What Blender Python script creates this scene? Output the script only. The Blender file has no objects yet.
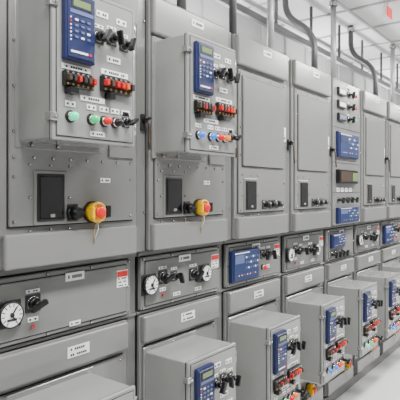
import bpy, bmesh, math, random
from mathutils import Vector, Matrix
random.seed(4)
scene = bpy.context.scene

# ---------------------------------------------------------------- materials
def mat(name, col, rough=0.5, metal=0.0, emit=None, es=0.0, noise=0.0, nscale=8.0, bump=0.0, bscale=300, spec=0.5, coat=0.0):
    m = bpy.data.materials.new(name); m.use_nodes = True
    nt = m.node_tree; b = nt.nodes["Principled BSDF"]
    b.inputs["Base Color"].default_value = (*col, 1)
    b.inputs["Roughness"].default_value = rough
    b.inputs["Metallic"].default_value = metal
    b.inputs["Specular IOR Level"].default_value = spec
    b.inputs["Coat Weight"].default_value = coat
    if emit:
        b.inputs["Emission Color"].default_value = (*emit, 1)
        b.inputs["Emission Strength"].default_value = es
    tc = nt.nodes.new("ShaderNodeTexCoord")
    if noise > 0:
        n = nt.nodes.new("ShaderNodeTexNoise"); n.inputs["Scale"].default_value = nscale; n.inputs["Detail"].default_value = 4
        nt.links.new(tc.outputs["Object"], n.inputs["Vector"])
        r = nt.nodes.new("ShaderNodeMapRange")
        r.inputs["To Min"].default_value = 1 - noise; r.inputs["To Max"].default_value = 1 + noise
        nt.links.new(n.outputs["Fac"], r.inputs["Value"])
        mx = nt.nodes.new("ShaderNodeVectorMath"); mx.operation = 'SCALE'
        mx.inputs[0].default_value = col
        nt.links.new(r.outputs["Result"], mx.inputs["Scale"])
        nt.links.new(mx.outputs["Vector"], b.inputs["Base Color"])
    if bump > 0:
        n2 = nt.nodes.new("ShaderNodeTexNoise"); n2.inputs["Scale"].default_value = bscale
        nt.links.new(tc.outputs["Object"], n2.inputs["Vector"])
        bp = nt.nodes.new("ShaderNodeBump"); bp.inputs["Strength"].default_value = bump; bp.inputs["Distance"].default_value = 0.001
        nt.links.new(n2.outputs["Fac"], bp.inputs["Height"])
        nt.links.new(bp.outputs["Normal"], b.inputs["Normal"])
    return m

M = {
 'grey':  mat('cabinet_grey_paint', (0.165,0.167,0.161), 0.24, noise=0.07, nscale=5, bump=0.08, coat=0.4),
 'grey2': mat('door_grey_paint', (0.215,0.217,0.210), 0.19, noise=0.06, nscale=6, bump=0.08, coat=0.4),
 'boxg':  mat('control_box_paint', (0.285,0.290,0.281), 0.17, noise=0.04, nscale=7, bump=0.05, coat=0.4),
 'seam':  mat('dark_gap', (0.014,0.014,0.014), 0.7),
 'black': mat('black_plastic', (0.007,0.007,0.008), 0.30),
 'black2':mat('black_satin', (0.012,0.012,0.013), 0.5),
 'white': mat('white_label', (0.94,0.94,0.94), 0.4),
 'ink':   mat('label_ink', (0.04,0.04,0.05), 0.6),
 'red':   mat('red_plastic', (0.50,0.010,0.008), 0.35),
 'redh':  mat('red_mushroom_head', (0.75,0.010,0.008), 0.30),
 'redlab':mat('red_label', (0.75,0.015,0.012), 0.4),
 'orange':mat('orange_plastic', (0.7,0.08,0.015), 0.35),
 'yellow':mat('yellow_plastic', (0.95,0.55,0.0), 0.35),
 'navy':  mat('navy_relay_plastic', (0.009,0.017,0.078), 0.35, noise=0.1, nscale=20),
 'navyl': mat('relay_keypad_blue', (0.10,0.13,0.28), 0.35),
 'navyb': mat('relay_bright_blue', (0.012,0.032,0.115), 0.35),
 'lcd':   mat('relay_lcd', (0.16,0.22,0.10), 0.2, emit=(0.3,0.5,0.2), es=0.06),
 'glass': mat('inspection_window_glass', (0.006,0.006,0.007), 0.06, coat=0.6),
 'chrome':mat('chrome_ring', (0.6,0.6,0.6), 0.2, metal=1),
 'bolt':  mat('bolt_steel', (0.58,0.58,0.57), 0.25, metal=0.9),
 'steel': mat('galvanised_conduit', (0.46,0.47,0.47), 0.35, metal=0.4, noise=0.1, nscale=12),
 'darkst':mat('dark_strut', (0.10,0.10,0.103), 0.40, metal=0.3),
 'green': mat('green_lens', (0.0,0.6,0.16), 0.2, emit=(0.0,1,0.25), es=0.35),
 'cyan':  mat('cyan_lens', (0.0,0.75,0.35), 0.2, emit=(0.0,1,0.5), es=0.8),
 'bluel': mat('blue_lens', (0.01,0.15,0.75), 0.2, emit=(0.02,0.3,1), es=0.5),
 'redl':  mat('red_lens', (0.75,0.010,0.008), 0.2, emit=(1,0.01,0.005), es=0.12),
 'amber': mat('amber_lens', (0.85,0.20,0.01), 0.2, emit=(1,0.25,0.02), es=0.15),
 'exitr': mat('exit_lens', (0.85,0.01,0.01), 0.3, emit=(1,0.01,0.01), es=1.0),
 'brass': mat('brass', (0.55,0.35,0.12), 0.3, metal=0.9),
 'brown': mat('brown_handle', (0.05,0.03,0.018), 0.4),
 'lamp':  mat('lamp_diffuser', (0.9,0.9,0.9), 0.4, emit=(1,0.98,0.95), es=6.0),
}

# ---------------------------------------------------------------- mesh part builder
class Part:
    def __init__(s, name, parent=None, loc=(0,0,0)):
        s.name=name; s.bm=bmesh.new(); s.mats=[]; s.parent=parent; s.loc=loc
    def mi(s, k):
        if k not in s.mats: s.mats.append(k)
        return s.mats.index(k)
    def box(s, x0,x1,y0,y1,z0,z1,k='grey',bev=0.0,seg=2, rot=None, piv=None):
        tb = bmesh.new()
        bmesh.ops.create_cube(tb, size=1)
        for v in tb.verts:
            v.co = Vector(((x0+x1)/2+v.co.x*(x1-x0),(y0+y1)/2+v.co.y*(y1-y0),(z0+z1)/2+v.co.z*(z1-z0)))
        if bev>0:
            bmesh.ops.bevel(tb, geom=tb.edges[:], offset=bev, segments=seg, profile=0.5, affect='EDGES')
        if rot:
            p=Vector(piv); R=Matrix.Rotation(rot[1],4,rot[0])
            for v in tb.verts: v.co = p + R@(v.co-p)
        s.merge(tb,k)
    def merge(s,tb,k,smooth=False):
        i=s.mi(k); mp={}
        for v in tb.verts: mp[v]=s.bm.verts.new(v.co)
        for f in tb.faces:
            nf=s.bm.faces.new([mp[v] for v in f.verts]); nf.material_index=i
            nf.smooth = smooth and len(f.verts)==4
        tb.free()
    def cone(s, c, axis, r1, r2, h, k='black', seg=20):
        tb=bmesh.new()
        bmesh.ops.create_cone(tb,cap_ends=True,segments=seg,radius1=r1,radius2=r2,depth=h)
        q=Vector((0,0,1)).rotation_difference(Vector(axis).normalized())
        for v in tb.verts:
            v.co = Vector(c)+ q@(v.co+Vector((0,0,h/2)))
        s.merge(tb,k,True)
    def dome(s,c,axis,r,h,k):
        q=Vector((0,0,1)).rotation_difference(Vector(axis).normalized())
        tb=bmesh.new(); rings=[]; n=16; m=4
        for j in range(m):
            a=j/m*math.pi/2
            rings.append([tb.verts.new(Vector(c)+q@Vector((r*math.cos(a)*math.cos(t*2*math.pi/n),r*math.cos(a)*math.sin(t*2*math.pi/n),h*math.sin(a)))) for t in range(n)])
        top=tb.verts.new(Vector(c)+q@Vector((0,0,h)))
        for j in range(m-1):
            for t in range(n): tb.faces.new([rings[j][t],rings[j][(t+1)%n],rings[j+1][(t+1)%n],rings[j+1][t]])
        for t in range(n): tb.faces.new([rings[-1][t],rings[-1][(t+1)%n],top])
        s.merge(tb,k,True)
    def ring(s,c,axis,R,r,k):
        q=Vector((0,0,1)).rotation_difference(Vector(axis).normalized())
        tb=bmesh.new(); n=24;m=8; g=[]
        for a in range(n):
            A=a*2*math.pi/n; row=[]
            for b in range(m):
                B=b*2*math.pi/m
                row.append(tb.verts.new(Vector(c)+q@Vector(((R+r*math.cos(B))*math.cos(A),(R+r*math.cos(B))*math.sin(A),r*math.sin(B)))))
            g.append(row)
        for a in range(n):
            for b in range(m): tb.faces.new([g[a][b],g[(a+1)%n][b],g[(a+1)%n][(b+1)%m],g[a][(b+1)%m]])
        s.merge(tb,k,True)
    def tube(s,pts,r,k,seg=12):
        pts=[Vector(p) for p in pts]; tb=bmesh.new(); rings=[]
        up=None
        for i,p in enumerate(pts):
            d=(pts[min(i+1,len(pts)-1)]-pts[max(i-1,0)]).normalized()
            if up is None:
                up=d.orthogonal().normalized()
            up=(up-d*up.dot(d)).normalized(); w=d.cross(up)
            rings.append([tb.verts.new(p+r*(math.cos(t*2*math.pi/seg)*up+math.sin(t*2*math.pi/seg)*w)) for t in range(seg)])
        for i in range(len(pts)-1):
            for t in range(seg): tb.faces.new([rings[i][t],rings[i][(t+1)%seg],rings[i+1][(t+1)%seg],rings[i+1][t]])
        tb.faces.new(rings[0][::-1]); tb.faces.new(rings[-1])
        bmesh.ops.recalc_face_normals(tb,faces=tb.faces[:])
        s.merge(tb,k,True)
    def done(s):
        me=bpy.data.meshes.new(s.name); s.bm.to_mesh(me); s.bm.free()
        for k in s.mats: me.materials.append(M[k] if isinstance(k,str) else k)
        o=bpy.data.objects.new(s.name,me); scene.collection.objects.link(o)
        o.location=s.loc
        if s.parent: o.parent=s.parent
        return o

F=(0,-1,0)
def bolt(P,x,z,y,r=0.0055):
    P.cone((x,y,z),F,r*1.15,r*1.15,0.0010,'seam',10); P.cone((x,y-0.0010,z),F,r,r*0.8,0.005,'bolt',6)
def bolts_rect(P,x0,x1,z0,z1,y,nx,nz,r=0.0044):
    for i in range(nx):
        x=x0+(x1-x0)*i/(nx-1); bolt(P,x,z0,y,r); bolt(P,x,z1,y,r)
    for j in range(1,nz-1):
        z=z0+(z1-z0)*j/(nz-1); bolt(P,x0,z,y,r); bolt(P,x1,z,y,r)
def label(P,x,z,w,h,y,lines=2,head=None):
    P.box(x-w/2,x+w/2,y-0.0025,y,z-h/2,z+h/2,'white')
    zt=z+h/2
    if head:
        P.box(x-w/2+0.002,x+w/2-0.002,y-0.0035,y-0.002,zt-h*0.38,zt-h*0.04,head); zt-=h*0.38
        hh=h*0.62
    else: hh=h
    for i in range(lines):
        zc=zt-hh*(i+0.5)/lines-0.0
        x0=x-w*0.38; n=max(2,int(w/0.012))
        st=w*0.76/n
        for j in range(n):
            if (i*7+j*5)%6==5: continue
            P.box(x0+j*st,x0+j*st+st*0.72,y-0.0033,y-0.002,zc-hh/lines*0.2,zc+hh/lines*0.2,'ink')
def rotary(P,x,z,y,r=0.017,ang=0.0,grip=True,lab=True):
    P.box(x-r*1.25,x+r*1.25,y-0.004,y,z-r*1.25,z+r*1.25,'black2',0.0015,1)
    P.ring((x,y-0.005,z),F,r*0.95,0.0012,'chrome')
    P.cone((x,y-0.004,z),F,r*0.9,r*0.8,0.018,'black')
    if grip:
        P.cone((x,y-0.02,z),F,r*0.55,r*0.45,0.022,'black')
        P.box(x-r*0.36,x+r*0.36,y-0.058,y-0.034,z-r*1.65,z+r*1.1,'black',0.004,2,rot=('Y',ang),piv=(x,y-0.04,z))
    else:
        P.cone((x,y-0.02,z),F,r*0.95,r*0.8,0.024,'black',12)
        P.box(x-0.0015,x+0.0015,y-0.0455,y-0.043,z,z+r*0.6,'white')
    if lab: label(P,x,z+r*1.25+0.012,r*2.2,0.012,y,1)
def pilot(P,x,z,y,k,r=0.012):
    P.cone((x,y,z),F,r*1.55,r*1.5,0.004,'black2')
    P.cone((x,y-0.004,z),F,r*1.3,r*1.15,0.010,'chrome')
    P.cone((x,y-0.012,z),F,r*1.08,r*1.0,0.014,k)
    P.dome((x,y-0.026,z),F,r*1.0,0.009,k)
def meter(P,x,z,y,r=0.042):
    P.box(x-r*1.02,x+r*1.02,y-0.006,y,z-r*1.02,z+r*1.02,'black2',0.003,2)
    P.cone((x,y-0.006,z),F,r,r*0.98,0.016,'black',32)
    P.cone((x,y-0.0222,z),F,r*0.9,r*0.9,0.0012,'white',32)
    P.ring((x,y-0.0225,z),F,r*0.93,r*0.06,'black')
    for i in range(12):
        a=math.radians(-150+i*27); c=Vector((math.sin(a),0,math.cos(a)))
        p=Vector((x,y-0.0236,z))+c*r*0.72
        P.box(p.x-r*0.035,p.x+r*0.035,p.y-0.0005,p.y+0.0008,p.z-r*0.12,p.z+r*0.12,'ink',rot=('Y',a),piv=p)
    P.box(x-r*0.05,x+r*0.05,y-0.026,y-0.0236,z-r*0.2,z+r*0.66,'black',rot=('Y',0.6),piv=(x,y,z))
    P.box(x-r*0.05,x+r*0.05,y-0.026,y-0.0236,z-r*0.2,z+r*0.5,'black',rot=('Y',2.6),piv=(x,y,z))
    P.box(x-r*0.4,x+r*0.4,y-0.0245,y-0.0234,z-r*0.45,z-r*0.28,'ink')
    P.cone((x,y-0.0234,z),F,r*0.17,r*0.13,0.006,'black',12)
def test_switch(P,x0,z0,y,w=0.10,h=0.042,seq='rrkrrk'):
    P.box(x0,x0+w,y-0.018,y,z0,z0+h,'black',0.003,1)
    n=len(seq); st=w/n
    for i,c in enumerate(seq):
        k={'r':'red','k':'black2','o':'orange','w':'white','b':'brown'}[c]
        xc=x0+st*(i+0.5)
        P.box(xc-st*0.30,xc+st*0.30,y-0.036,y-0.016,z0+h*0.32,z0+h*0.72,k,0.002,1)
        P.cone((xc,y-0.018,z0+h*0.13),F,st*0.2,st*0.2,0.003,'brass',8)
        P.cone((xc,y-0.018,z0+h*0.87),F,st*0.2,st*0.2,0.003,'bolt',8)
def relay(P,x0,x1,z0,z1,y,style=0):
    w=x1-x0;h=z1-z0
    P.box(x0,x1,y-0.022,y,z0,z1,'navy',0.005,2)
    P.box(x0+w*0.06,x1-w*0.06,y-0.026,y-0.02,z0+h*0.04,z1-h*0.04,'navy' if style==0 else 'navyb',0.002,1)
    yy=y-0.0262
    if style==0:
        P.box(x0+w*0.16,x1-w*0.16,yy-0.001,yy,z1-h*0.225,z1-h*0.075,'black2')
        P.box(x0+w*0.22,x1-w*0.22,yy-0.002,yy,z1-h*0.20,z1-h*0.10,'lcd')
        P.box(x0+w*0.12,x0+w*0.88,yy-0.0015,yy,z1-h*0.31,z1-h*0.255,'navyl')
        for i in range(4):
            for j in range(3):
                a=x0+w*(0.32+0.2*j); b=z1-h*(0.40+0.085*i)
                P.box(a-w*0.055,a+w*0.055,yy-0.003,yy,b-h*0.017,b+h*0.017,'navyl' if (i+j)%4 else 'white',0.001,1)
        for i in range(7):
            P.cone((x0+w*0.14,yy,z1-h*(0.38+0.055*i)),F,w*0.025,w*0.02,0.002,'redl' if i==1 else 'white',8)
        P.box(x0+w*0.15,x1-w*0.30,yy-0.0015,yy,z0+h*0.11,z0+h*0.14,'white')
        P.cone((x0+w*0.78,yy,z0+h*0.125),F,w*0.04,w*0.04,0.002,'redl',8)
    else:
        P.box(x0+w*0.08,x0+w*0.40,yy-0.002,yy,z1-h*0.42,z1-h*0.16,'navyl' if style==1 else 'navy')
        P.box(x0+w*0.08,x1-w*0.4,yy-0.0015,yy,z1-h*0.11,z1-h*0.08,'white')
        for i in range(3):
            for j in range(6):
                a=x0+w*(0.48+0.085*j); b=z1-h*(0.25+0.17*i)
                P.box(a-w*0.02,a+w*0.02,yy-0.003,yy,b-h*0.03,b+h*0.03,'navyl' if (i+j)%3 else 'white',0.0008,1)
        for j in range(8):
            P.cone((x0+w*(0.12+0.1*j),yy,z0+h*0.2),F,h*0.02,h*0.02,0.002,'redl' if j%3==0 else 'white',8)
def tstop(P,x,z,y):
    P.box(x-0.118,x-0.064,y-0.004,y,z-0.028,z+0.032,'black2',0.002,1)
    P.cone((x-0.091,y,z),F,0.027,0.025,0.02,'black')
    P.cone((x-0.091,y-0.02,z),F,0.023,0.020,0.026,'black',12)
    P.box(x-0.111,x-0.071,y-0.052,y-0.040,z-0.006,z+0.006,'black',0.002,1)
    P.cone((x,y,z),F,0.041,0.041,0.006,'black2',28)
    P.cone((x,y-0.006,z),F,0.034,0.038,0.030,'yellow',28)
    P.ring((x,y-0.036,z),F,0.033,0.0065,'yellow')
    P.cone((x,y-0.034,z),F,0.015,0.015,0.016,'redh',20)
    P.cone((x,y-0.048,z),F,0.020,0.023,0.006,'redh',24)
    P.dome((x,y-0.054,z),F,0.023,0.008,'redh')
    P.box(x-0.041,x-0.029,y-0.058,y-0.030,z-0.022,z+0.022,'yellow',0.003,1)
    P.box(x+0.034,x+0.058,y-0.045,y-0.006,z-0.020,z+0.024,'black',0.003,1)
    P.tube([(x-0.005,y-0.04,z-0.035),(x-0.012,y-0.03,z-0.06),(x-0.005,y-0.02,z-0.115)],0.0018,'brass',6)
    P.tube([(x-0.005,y-0.04,z-0.035),(x+0.008,y-0.03,z-0.06),(x-0.003,y-0.02,z-0.10)],0.0014,'white',6)
def hook(P,x,z,y):
    P.box(x-0.012,x+0.012,y-0.012,y,z-0.035,z+0.035,'black2',0.003,1)
    P.cone((x,y-0.01,z+0.01),F,0.013,0.011,0.022,'black',14)
    P.tube([(x,y-0.03,z+0.012),(x+0.004,y-0.038,z-0.01),(x+0.003,y-0.042,z-0.045),(x-0.004,y-0.045,z-0.085),(x-0.006,y-0.05,z-0.115)],0.0055,'brown',8)
    P.tube([(x-0.018,y-0.03,z+0.018),(x,y-0.034,z+0.014),(x+0.02,y-0.03,z+0.018)],0.006,'black',8)

BW=0.345; BH=0.485; BP=0.21
def control_box(par,x0,z0,yb,lights):
    P=Part('control_box',par); yf=-BP; x1=x0+BW; z1=z0+BH
    P.box(x0+0.004,x1-0.004,yf+0.022,yb,z0+0.004,z1-0.004,'boxg',0.006,2)
    P.box(x0-0.010,x1+0.010,yb-0.012,yb,z0-0.016,z1+0.016,'grey2',0.003,1)
    P.box(x0,x1,yf+0.004,yf+0.020,z0,z1,'boxg',0.005,3)
    P.box(x0+0.003,x1-0.003,yf+0.018,yf+0.024,z0+0.003,z1-0.003,'seam')
    P.box(x0+0.012,x1-0.012,yf+0.002,yf+0.0045,z0+0.012,z1-0.012,'seam')
    P.box(x0+0.014,x1-0.014,yf,yf+0.006,z0+0.014,z1-0.014,'boxg',0.003,2)
    for zz in (z0+0.07,z1-0.07):
        P.box(x0-0.012,x0+0.016,yf-0.004,yf+0.026,zz-0.012,zz+0.012,'bolt',0.002,1)
        P.cone((x0+0.008,yf-0.004,zz),F,0.005,0.005,0.006,'bolt',8)
        P.tube([(x1+0.004,yf+0.012,zz-0.028),(x1+0.004,yf+0.012,zz+0.028)],0.006,'bolt',10)
    for a in (0.05,0.15):
        bolt(P,x0+a,z0-0.004,yb-0.014)
    P.done()
    y=yf
    P=Part('protective_relay',par); relay(P,x0+0.028,x0+0.145,z0+0.245,z0+0.452,y); P.done()
    P=Part('rotary_switches',par)
    rotary(P,x0+0.174,z0+0.348,y,0.018,0.5); rotary(P,x0+0.230,z0+0.355,y,0.018,-0.2); rotary(P,x0+0.286,z0+0.345,y,0.017,0.3)
    rotary(P,x0+0.295,z0+0.082,y,0.014,0.9)
    P.done()
    P=Part('test_switches',par)
    test_switch(P,x0+0.030,z0+0.165,y,0.115,0.048,'bkrkbr'); test_switch(P,x0+0.178,z0+0.172,y,0.135,0.052,'rbrrok')
    P.box(x0+0.04,x0+0.075,y-0.03,y,z0+0.142,z0+0.162,'black',0.002,1)
    P.box(x0+0.20,x0+0.225,y-0.03,y,z0+0.148,z0+0.168,'black',0.002,1)
    P.done()
    P=Part('indicator_lights',par)
    for u,k in zip((0.062,0.145,0.198,0.246),lights): pilot(P,x0+u,z0+0.075,y,k,0.0125)
    P.done()
    P=Part('nameplates',par)
    for u in (0.062,0.145,0.198,0.246,0.295): label(P,x0+u,z0+0.114,0.038,0.017,y,1)
    label(P,x0+0.15,z0+0.140,0.10,0.017,y,1)
    label(P,x0+0.085,z0+0.228,0.11,0.016,y,1); label(P,x0+0.245,z0+0.240,0.12,0.018,y,1)
    label(P,x0+0.24,z0+0.285,0.06,0.020,y,1); label(P,x0+0.19,z0+0.425,0.05,0.020,y,1)
    label(P,x0+0.275,z0+0.42,0.045,0.020,y,1); label(P,x0+0.17,z0+0.030,0.06,0.016,y,1)
    P.done()

ZT=2.42; ZU=1.334; ZD=1.067; DEP=0.86; YL=0.058
def cabinet(X0,W,kind,ubox=None,lbox=None,drawer='meters',lower=True,ext=0.0,latch=True):
    E=bpy.data.objects.new('switchgear_cabinet',None); scene.collection.objects.link(E); E.location=(X0,0,0)
    C=Part('enclosure',E)
    g=0.003; e=-ext
    C.box(g+e,W-g,0.012,DEP,ZU-0.0015,ZT,'grey',0.003,1)
    C.box(g+e,W-g,YL+0.012,DEP,0.0,ZU-0.006,'grey',0.003,1)
    C.box(e,W,0.08,DEP-0.01,0.02,ZT-0.01,'seam')
    C.box(g+e,W-g,YL-0.01,YL+0.02,0.0,0.07,'grey',0.003,1)
    C.box(W-0.055,W-g,-0.002,0.02,ZU+0.004,ZT-0.004,'grey',0.003,2)
    C.box(W-0.050,W-g,YL,YL+0.02,0.08,ZU-0.012,'grey',0.003,2)
    C.box(g+e,W-g,YL-0.012,YL+0.02,ZU-0.024,ZU-0.007,'grey',0.002,1)
    C.box(g+e,W-g,YL-0.008,YL+0.02,ZD-0.008,ZD+0.004,'grey',0.002,1)
    for zz in (2.30,1.50,1.9): bolt(C,W-0.012,zz,-0.002,0.0045)
    C.done()
    dx0=0.012+e; dx1=W-0.062
    D=Part('upper_door',E)
    if kind!='instrument':
        D.box(dx0-0.004,dx1+0.005,0.008,0.0125,ZU+0.002,ZT-0.003,'seam')
        D.box(dx0,dx1,-0.010,0.014,ZU+0.006,ZT-0.006,'grey2',0.004,2)
        D.box(dx0+0.005,dx1-0.022,-0.038,-0.008,ZU+0.004,ZU+0.118,'grey2',0.009,3)
        D.box(dx0+0.005,dx1-0.014,-0.036,-0.008,ZT-0.165,ZT-0.008,'grey2',0.009,3)
        label(D,0.31*W/0.64,ZT-0.055,0.09,0.032,-0.036,1)
        zi0=ZU+0.140; zi1=ZT-0.185
        D.box(dx0+0.026,dx1-0.026,-0.0115,-0.0095,zi0-0.004,zi1+0.004,'seam')
        D.box(dx0+0.030,dx1-0.030,-0.020,-0.008,zi0,zi1,'grey2',0.005,2)
        if ubox is None:
            D.box(dx0+0.056,dx1-0.056,-0.0215,-0.0195,ZU+0.386,zi1-0.031,'seam')
            D.box(dx0+0.060,dx1-0.060,-0.032,-0.018,ZU+0.39,zi1-0.035,'grey2',0.006,2)
            label(D,dx1-0.04,1.93,0.030,0.085,-0.020,2)
            bolts_rect(D,dx0+0.045,dx1-0.045,zi0+0.016,zi1-0.015,-0.020,4,6)
        else:
            D.box(0.014+0.40,dx1-0.032,-0.030,-0.018,ZU+0.386,zi1-0.01,'grey2',0.005,2)
            D.box(0.014+0.435,dx1-0.060,-0.0315,-0.0295,ZU+0.43,zi1-0.05,'seam')
            D.box(0.014+0.438,dx1-0.063,-0.036,-0.030,ZU+0.433,zi1-0.053,'grey2',0.003,2)
            bolts_rect(D,dx0+0.045,dx1-0.045,zi0+0.016,zi1-0.015,-0.020,4,6)
            for i in range(8): bolt(D,dx0+0.045+(dx1-dx0-0.09)*i/7,1.700,-0.020,0.0045)
            label(D,0.40,1.63,0.05,0.018,-0.020,1)
        bolts_rect(D,0.075,0.235,1.458,1.677,-0.020,3,3,0.0042)
    else:
        D.box(dx0,dx1+0.03,-0.010,0.014,ZU+0.006,ZT-0.006,'grey2',0.004,2)
        label(D,W/2,ZT-0.045,0.09,0.03,-0.010,1)
        for zz in (1.58,1.80,2.06): D.box(dx0,dx1+0.03,-0.0115,-0.0095,zz-0.002,zz+0.002,'seam')
        bolts_rect(D,dx0+0.02,dx1+0.01,ZU+0.02,ZT-0.02,-0.010,3,6)
    D.done()
    if kind!='instrument':
        Wn=Part('inspection_window',E)
        Wn.box(0.088,0.222,-0.025,-0.018,1.475,1.66,'grey2',0.004,2)
        Wn.box(0.100,0.210,-0.029,-0.022,1.487,1.648,'black2',0.004,2)
        Wn.box(0.108,0.202,-0.0305,-0.027,1.496,1.639,'glass',0.003,1)
        Wn.box(0.148,0.168,-0.033,-0.028,1.50,1.512,'bolt',0.002,1)
        Wn.done()
        if latch:
            H=Part('door_latch',E); hook(H,W-0.022,1.875,-0.002); H.done()
        K=Part('breaker_operator',E)
        if kind=='estop':
            tstop(K,0.335,1.512,-0.020)
        else:
            for u in (0.30,0.37,0.435): rotary(K,u,1.515,-0.020,0.020,grip=False,lab=False)
        K.done()
    else:
        I=Part('metering_instruments',E)
        y=-0.010; xa=0.06; xb=W-0.09
        for zz in (2.33,2.235,2.14):
            I.box(xa+0.02,xa+0.15,y-0.02,y,zz-0.028,zz+0.028,'black',0.003,1); I.box(xa+0.03,xa+0.14,y-0.022,y-0.018,zz-0.018,zz+0.012,'white' if zz>2.2 else 'navyl')
            rotary(I,xa+0.24,zz,y,0.018,0.3); pilot(I,xa+0.34,zz,y,'redl' if zz>2.2 else 'green',0.012)
        relay(I,xa,xb-0.02,1.84,2.03,y,2)
        I.box(xa,xb-0.06,y-0.03,y,1.645,1.75,'black',0.004,1); I.box(xa+0.02,xb-0.2,y-0.034,y-0.028,1.66,1.735,'brown')
        I.box(xb-0.18,xb-0.08,y-0.034,y-0.028,1.665,1.73,'lcd')
        for u in (0.10,0.18,0.26,0.34): label(I,u,1.60,0.05,0.03,y,1)
        relay(I,xa,xb-0.02,1.35,1.47,y,1)
        for u in (0.10,0.19,0.28,0.37): rotary(I,u,1.525,y,0.016,0.4,lab=False)
        I.done()
    R=Part('low_voltage_drawer',E)
    R.box(dx0-0.003,dx1+0.015,YL-0.002,YL+0.0125,ZD+0.006,ZU-0.026,'seam')
    R.box(dx0,dx1+0.012,YL-0.020,YL+0.014,ZD+0.010,ZU-0.030,'grey2',0.005,2)
    R.box(dx0+0.022,dx1-0.012,YL-0.0215,YL-0.0195,ZD+0.024,ZU-0.046,'seam')
    R.box(dx0+0.025,dx1-0.015,YL-0.025,YL-0.018,ZD+0.027,ZU-0.049,'grey2',0.003,2)
    label(R,0.30*W/0.64,ZU-0.060,0.085,0.030,YL-0.025,1)
    bolts_rect(R,dx0+0.012,dx1+0.0,ZD+0.018,ZU-0.038,YL-0.020,4,3)
    yd=YL-0.025
    if kind!='instrument': label(R,dx1-0.040,1.232,0.060,0.068,yd,3,'redlab')
    if drawer=='meter1': label(R,0.30,1.10,0.05,0.016,yd,1)
    if drawer=='meters': label(R,0.40,1.115,0.05,0.016,yd,1); label(R,0.24,1.115,0.05,0.016,yd,1)
    R.done()
    Q=Part('drawer_instruments',E)
    if drawer in('meters','meter1'):
        mu=0.052 if drawer=='meters' else 0.030
        meter(Q,mu,1.185,yd,0.044); rotary(Q,mu+0.092,1.205,yd,0.024,1.2); label(Q,mu+0.092,1.150,0.04,0.016,yd,1)
        Q.cone((mu+0.092,yd,1.125),F,0.006,0.006,0.006,'redl',10)
        if drawer=='meters':
            meter(Q,0.445,1.185,yd,0.042); rotary(Q,0.36,1.19,yd,0.024,0.8); rotary(Q,0.22,1.20,yd,0.018,-0.3)
    elif drawer=='relay':
        relay(Q,0.025,0.30,1.10,1.270,yd,1)
        rotary(Q,0.37,1.22,yd,0.020,0.6); rotary(Q,0.435,1.22,yd,0.020,-0.3)
        pilot(Q,0.37,1.145,yd,'redl',0.011); label(Q,0.43,1.145,0.04,0.02,yd,1)
    elif drawer=='inst':
        relay(Q,0.05,0.30,1.165,1.270,yd,2)
        for u in (0.08,0.15,0.22,0.29): rotary(Q,u,1.12,yd,0.016,0.5,lab=False)
    Q.done()
    L=Part('lower_door',E)
    L.box(dx0-0.004,dx1+0.005,YL+0.002,YL+0.0125,0.080,ZD-0.009,'seam')
    L.box(dx0,dx1,YL-0.012,YL+0.014,0.085,ZD-0.014,'grey2',0.004,2)
    L.box(dx0+0.005,dx1-0.015,YL-0.040,YL-0.010,ZD-0.128,ZD-0.014,'grey2',0.009,3)
    label(L,0.305*W/0.64,ZD-0.066,0.100,0.040,YL-0.040,2)
    L.box(dx0+0.026,dx1-0.026,YL-0.0135,YL-0.0115,0.216,ZD-0.144,'seam')
    L.box(dx0+0.03,dx1-0.03,YL-0.022,YL-0.010,0.22,ZD-0.148,'grey2',0.005,2)
    L.box(dx0+0.005,dx1-0.015,YL-0.034,YL-0.010,0.09,0.19,'grey2',0.007,3)
    bolts_rect(L,dx0+0.045,dx1-0.045,0.24,ZD-0.166,YL-0.022,4,6)
    L.done()
    if latch:
        H=Part('lower_latch',E); hook(H,W-0.026,0.62,YL); H.done()
    if lower:
        K=Part('lower_operator',E); tstop(K,0.335,0.245,YL-0.022)
        K.box(0.10,0.21,YL-0.028,YL-0.02,0.24,0.385,'black2',0.004,1); K.box(0.108,0.202,YL-0.030,YL-0.026,0.25,0.376,'glass',0.003,1)
        K.done()
    if ubox: control_box(E,0.030,1.745,-0.012,ubox)
    if lbox: control_box(E,0.035,0.415,YL-0.014,lbox)
    return E

Xs=[(-0.44,0.64),(0.20,0.64),(0.88,0.64),(1.52,0.64),(2.16,0.64),(2.80,0.64),(3.44,0.58),(4.02,0.64),(4.66,0.64),(5.30,0.64),(5.94,0.64),(6.58,0.64)]
la=('cyan','green','redl','black'); lb=('bluel','bluel','redl','amber'); lc=('cyan','green','redl','amber')
cfg=[('estop',la,la,'meters'),('estop',la,la,'meters'),
     ('estop',la,lc,'meter1'),('estop',lb,lb,'meters'),('knobs',None,lc,'relay'),('knobs',None,lb,'meters'),
     ('instrument',None,lc,'inst'),('knobs',None,lb,'meters'),('knobs',None,lc,'relay'),('knobs',None,lb,'meters'),('instrument',None,lc,'inst'),('knobs',None,lb,'meters')]
for i,((x,w),(k,u,l,d)) in enumerate(zip(Xs,cfg)): cabinet(x,w,k,u,l,d,ext=0.04 if i==2 else 0.0,latch=i!=1)
XEND=7.22

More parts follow.
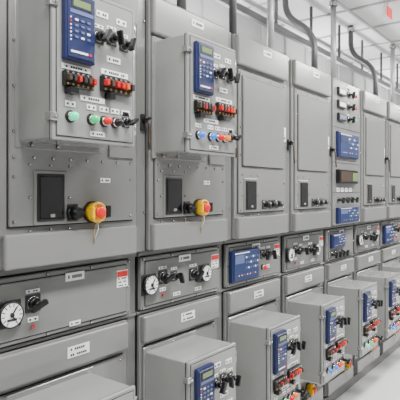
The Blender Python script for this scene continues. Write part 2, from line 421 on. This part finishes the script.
# ---------------------------------------------------------------- room shell
M['wall']=mat('wall_panel_paint',(0.50,0.51,0.50),0.5,noise=0.06,nscale=2)
M['wallf']=mat('far_wall_paint',(0.22,0.22,0.22),0.6,noise=0.06,nscale=2)
M['ceil']=mat('ceiling_paint',(0.90,0.91,0.91),0.6,noise=0.03,nscale=2)
M['grid']=mat('ceiling_grid_paint',(0.50,0.51,0.51),0.5)
M['floor']=mat('epoxy_floor',(0.74,0.745,0.745),0.10,noise=0.06,nscale=3)
CH=3.2; X0,X1,Y0,Y1=-2.6,11.0,-3.2,0.92
def shell(n,a,b,c,d,e,f,k):
    P=Part(n); P.box(a,b,c,d,e,f,k); P.done()
shell('floor',X0,X1,Y0,Y1,-0.1,0.0,'floor')
shell('wall_back',X0,X1,Y1,Y1+0.1,0,CH,'wall'); shell('wall_front',X0,X1,Y0-0.1,Y0,0,CH,'wallf')
shell('wall_left',X0-0.1,X0,Y0-0.1,Y1+0.1,0,CH,'wallf'); shell('wall_right',X1,X1+0.1,Y0-0.1,Y1+0.1,0,CH,'wallf')
P=Part('ceiling'); P.box(X0,X1,Y0,Y1,CH,CH+0.1,'ceil')
P.done()
P=Part('trim_1')
xx=X0+0.3
while xx<X1:
    P.box(xx,xx+0.03,Y1-0.02,Y1,0.0,CH,'grid',0.002,1); xx+=0.45
P.done()
P=Part('ceiling_grid')
xx=X0+0.3
while xx<X1: P.box(xx,xx+0.025,Y0,Y1,CH-0.012,CH,'grid'); xx+=0.6
yy=Y0+0.4
while yy<Y1: P.box(X0,X1,yy,yy+0.025,CH-0.013,CH,'grid'); yy+=0.6
P.done()

# conduits and struts over the line-up
P=Part('strut_rail')
P.box(-0.4,XEND,0.42,0.46,2.83,2.88,'darkst',0.003,1)
P.tube([(-0.4,0.50,2.98),(XEND,0.50,2.98)],0.022,'steel')
for i in range(13):
    x=-0.3+i*0.62
    P.box(x-0.012,x+0.012,0.43,0.45,2.88,CH,'darkst',0.002,1)
P.done()
def bend(p0,p1,p2,n=8):
    p0,p1,p2=map(Vector,(p0,p1,p2))
    return [p0*(1-t)**2+p1*2*t*(1-t)+p2*t*t for t in [i/n for i in range(n+1)]]
for i,(x,cv) in enumerate([(1.9,1),(2.5,0),(2.95,0),(3.42,1),(4.0,0),(4.75,1),(5.6,0),(6.5,0)]):
    P=Part('conduit_pipe')
    if cv:
        pts=[Vector((x,0.12,ZT+0.001)),Vector((x,0.12,ZT+0.18))]+bend((x,0.12,ZT+0.2),(x,0.12,ZT+0.34),(x,0.24,ZT+0.42))+bend((x,0.25,ZT+0.43),(x,0.36,ZT+0.50),(x,0.36,ZT+0.62))+[Vector((x,0.36,CH-0.001))]
        ye=0.36
    else:
        pts=[Vector((x,0.22,ZT+0.001)),Vector((x,0.22,ZT+0.4)),Vector((x,0.22,CH-0.001))]; ye=0.22
    P.tube(pts,0.024,'steel' if i%2==0 and i>0 else 'darkst'); P.cone((x,0.12 if cv else 0.22,ZT+0.001),(0,0,1),0.038,0.036,0.035,'bolt')
    P.cone((x,ye,CH-0.06),(0,0,1),0.036,0.036,0.04,'bolt')
    P.done()

P=Part('exit_sign'); P.box(4.26,4.44,-0.13,-0.10,3.05,3.17,'white',0.004,1); P.box(4.285,4.415,-0.136,-0.128,3.07,3.15,'exitr'); P.box(4.34,4.36,-0.125,-0.105,3.17,CH,'white'); P.done()

for x,en in ((-1.3,56),(0.9,70),(3.1,84),(5.3,112),(7.5,112),(9.7,75)):
    P=Part('ceiling_light'); P.box(x-0.62,x+0.62,-1.25,-0.90,CH-0.06,CH,'white',0.004,1); P.box(x-0.58,x+0.58,-1.21,-0.94,CH-0.064,CH-0.058,'lamp'); o=P.done()
    l=bpy.data.lights.new('lamp_tube','AREA'); l.shape='RECTANGLE'; l.size=1.15; l.size_y=0.26; l.energy=en; l.color=(1,0.985,0.965)
    lo=bpy.data.objects.new('lamp_tube',l); scene.collection.objects.link(lo); lo.location=(x,-1.075,CH-0.07); lo.parent=o
for x in (3.0,5.0,7.0):
    P=Part('wall_uplight'); P.box(x-0.5,x+0.5,0.70,0.80,2.46,2.50,'white',0.004,1); P.box(x-0.48,x+0.48,0.71,0.79,2.50,2.503,'lamp'); P.box(x-0.02,x+0.02,0.79,Y1-0.0,2.46,2.49,'white'); o=P.done()
    l=bpy.data.lights.new('uplight_tube','AREA'); l.shape='RECTANGLE'; l.size=0.95; l.size_y=0.08; l.energy=14; l.color=(1,1,1)
    lo=bpy.data.objects.new('uplight_tube',l); scene.collection.objects.link(lo); lo.location=(x,0.75,2.51); lo.rotation_euler=(math.pi,0,0); lo.parent=o

w=bpy.data.worlds.new('World'); scene.world=w; w.use_nodes=True
w.node_tree.nodes['Background'].inputs[0].default_value=(0.8,0.85,0.9,1); w.node_tree.nodes['Background'].inputs[1].default_value=0.5

cam=bpy.data.cameras.new('camera'); co=bpy.data.objects.new('camera',cam); scene.collection.objects.link(co); scene.camera=co
cam.sensor_width=36; cam.lens=45; cam.shift_y=-9/400
co.location=(0,-1.475,1.59)
phi=math.radians(52.1)
co.rotation_euler=(math.pi/2,0,-phi)
cam.clip_start=0.02
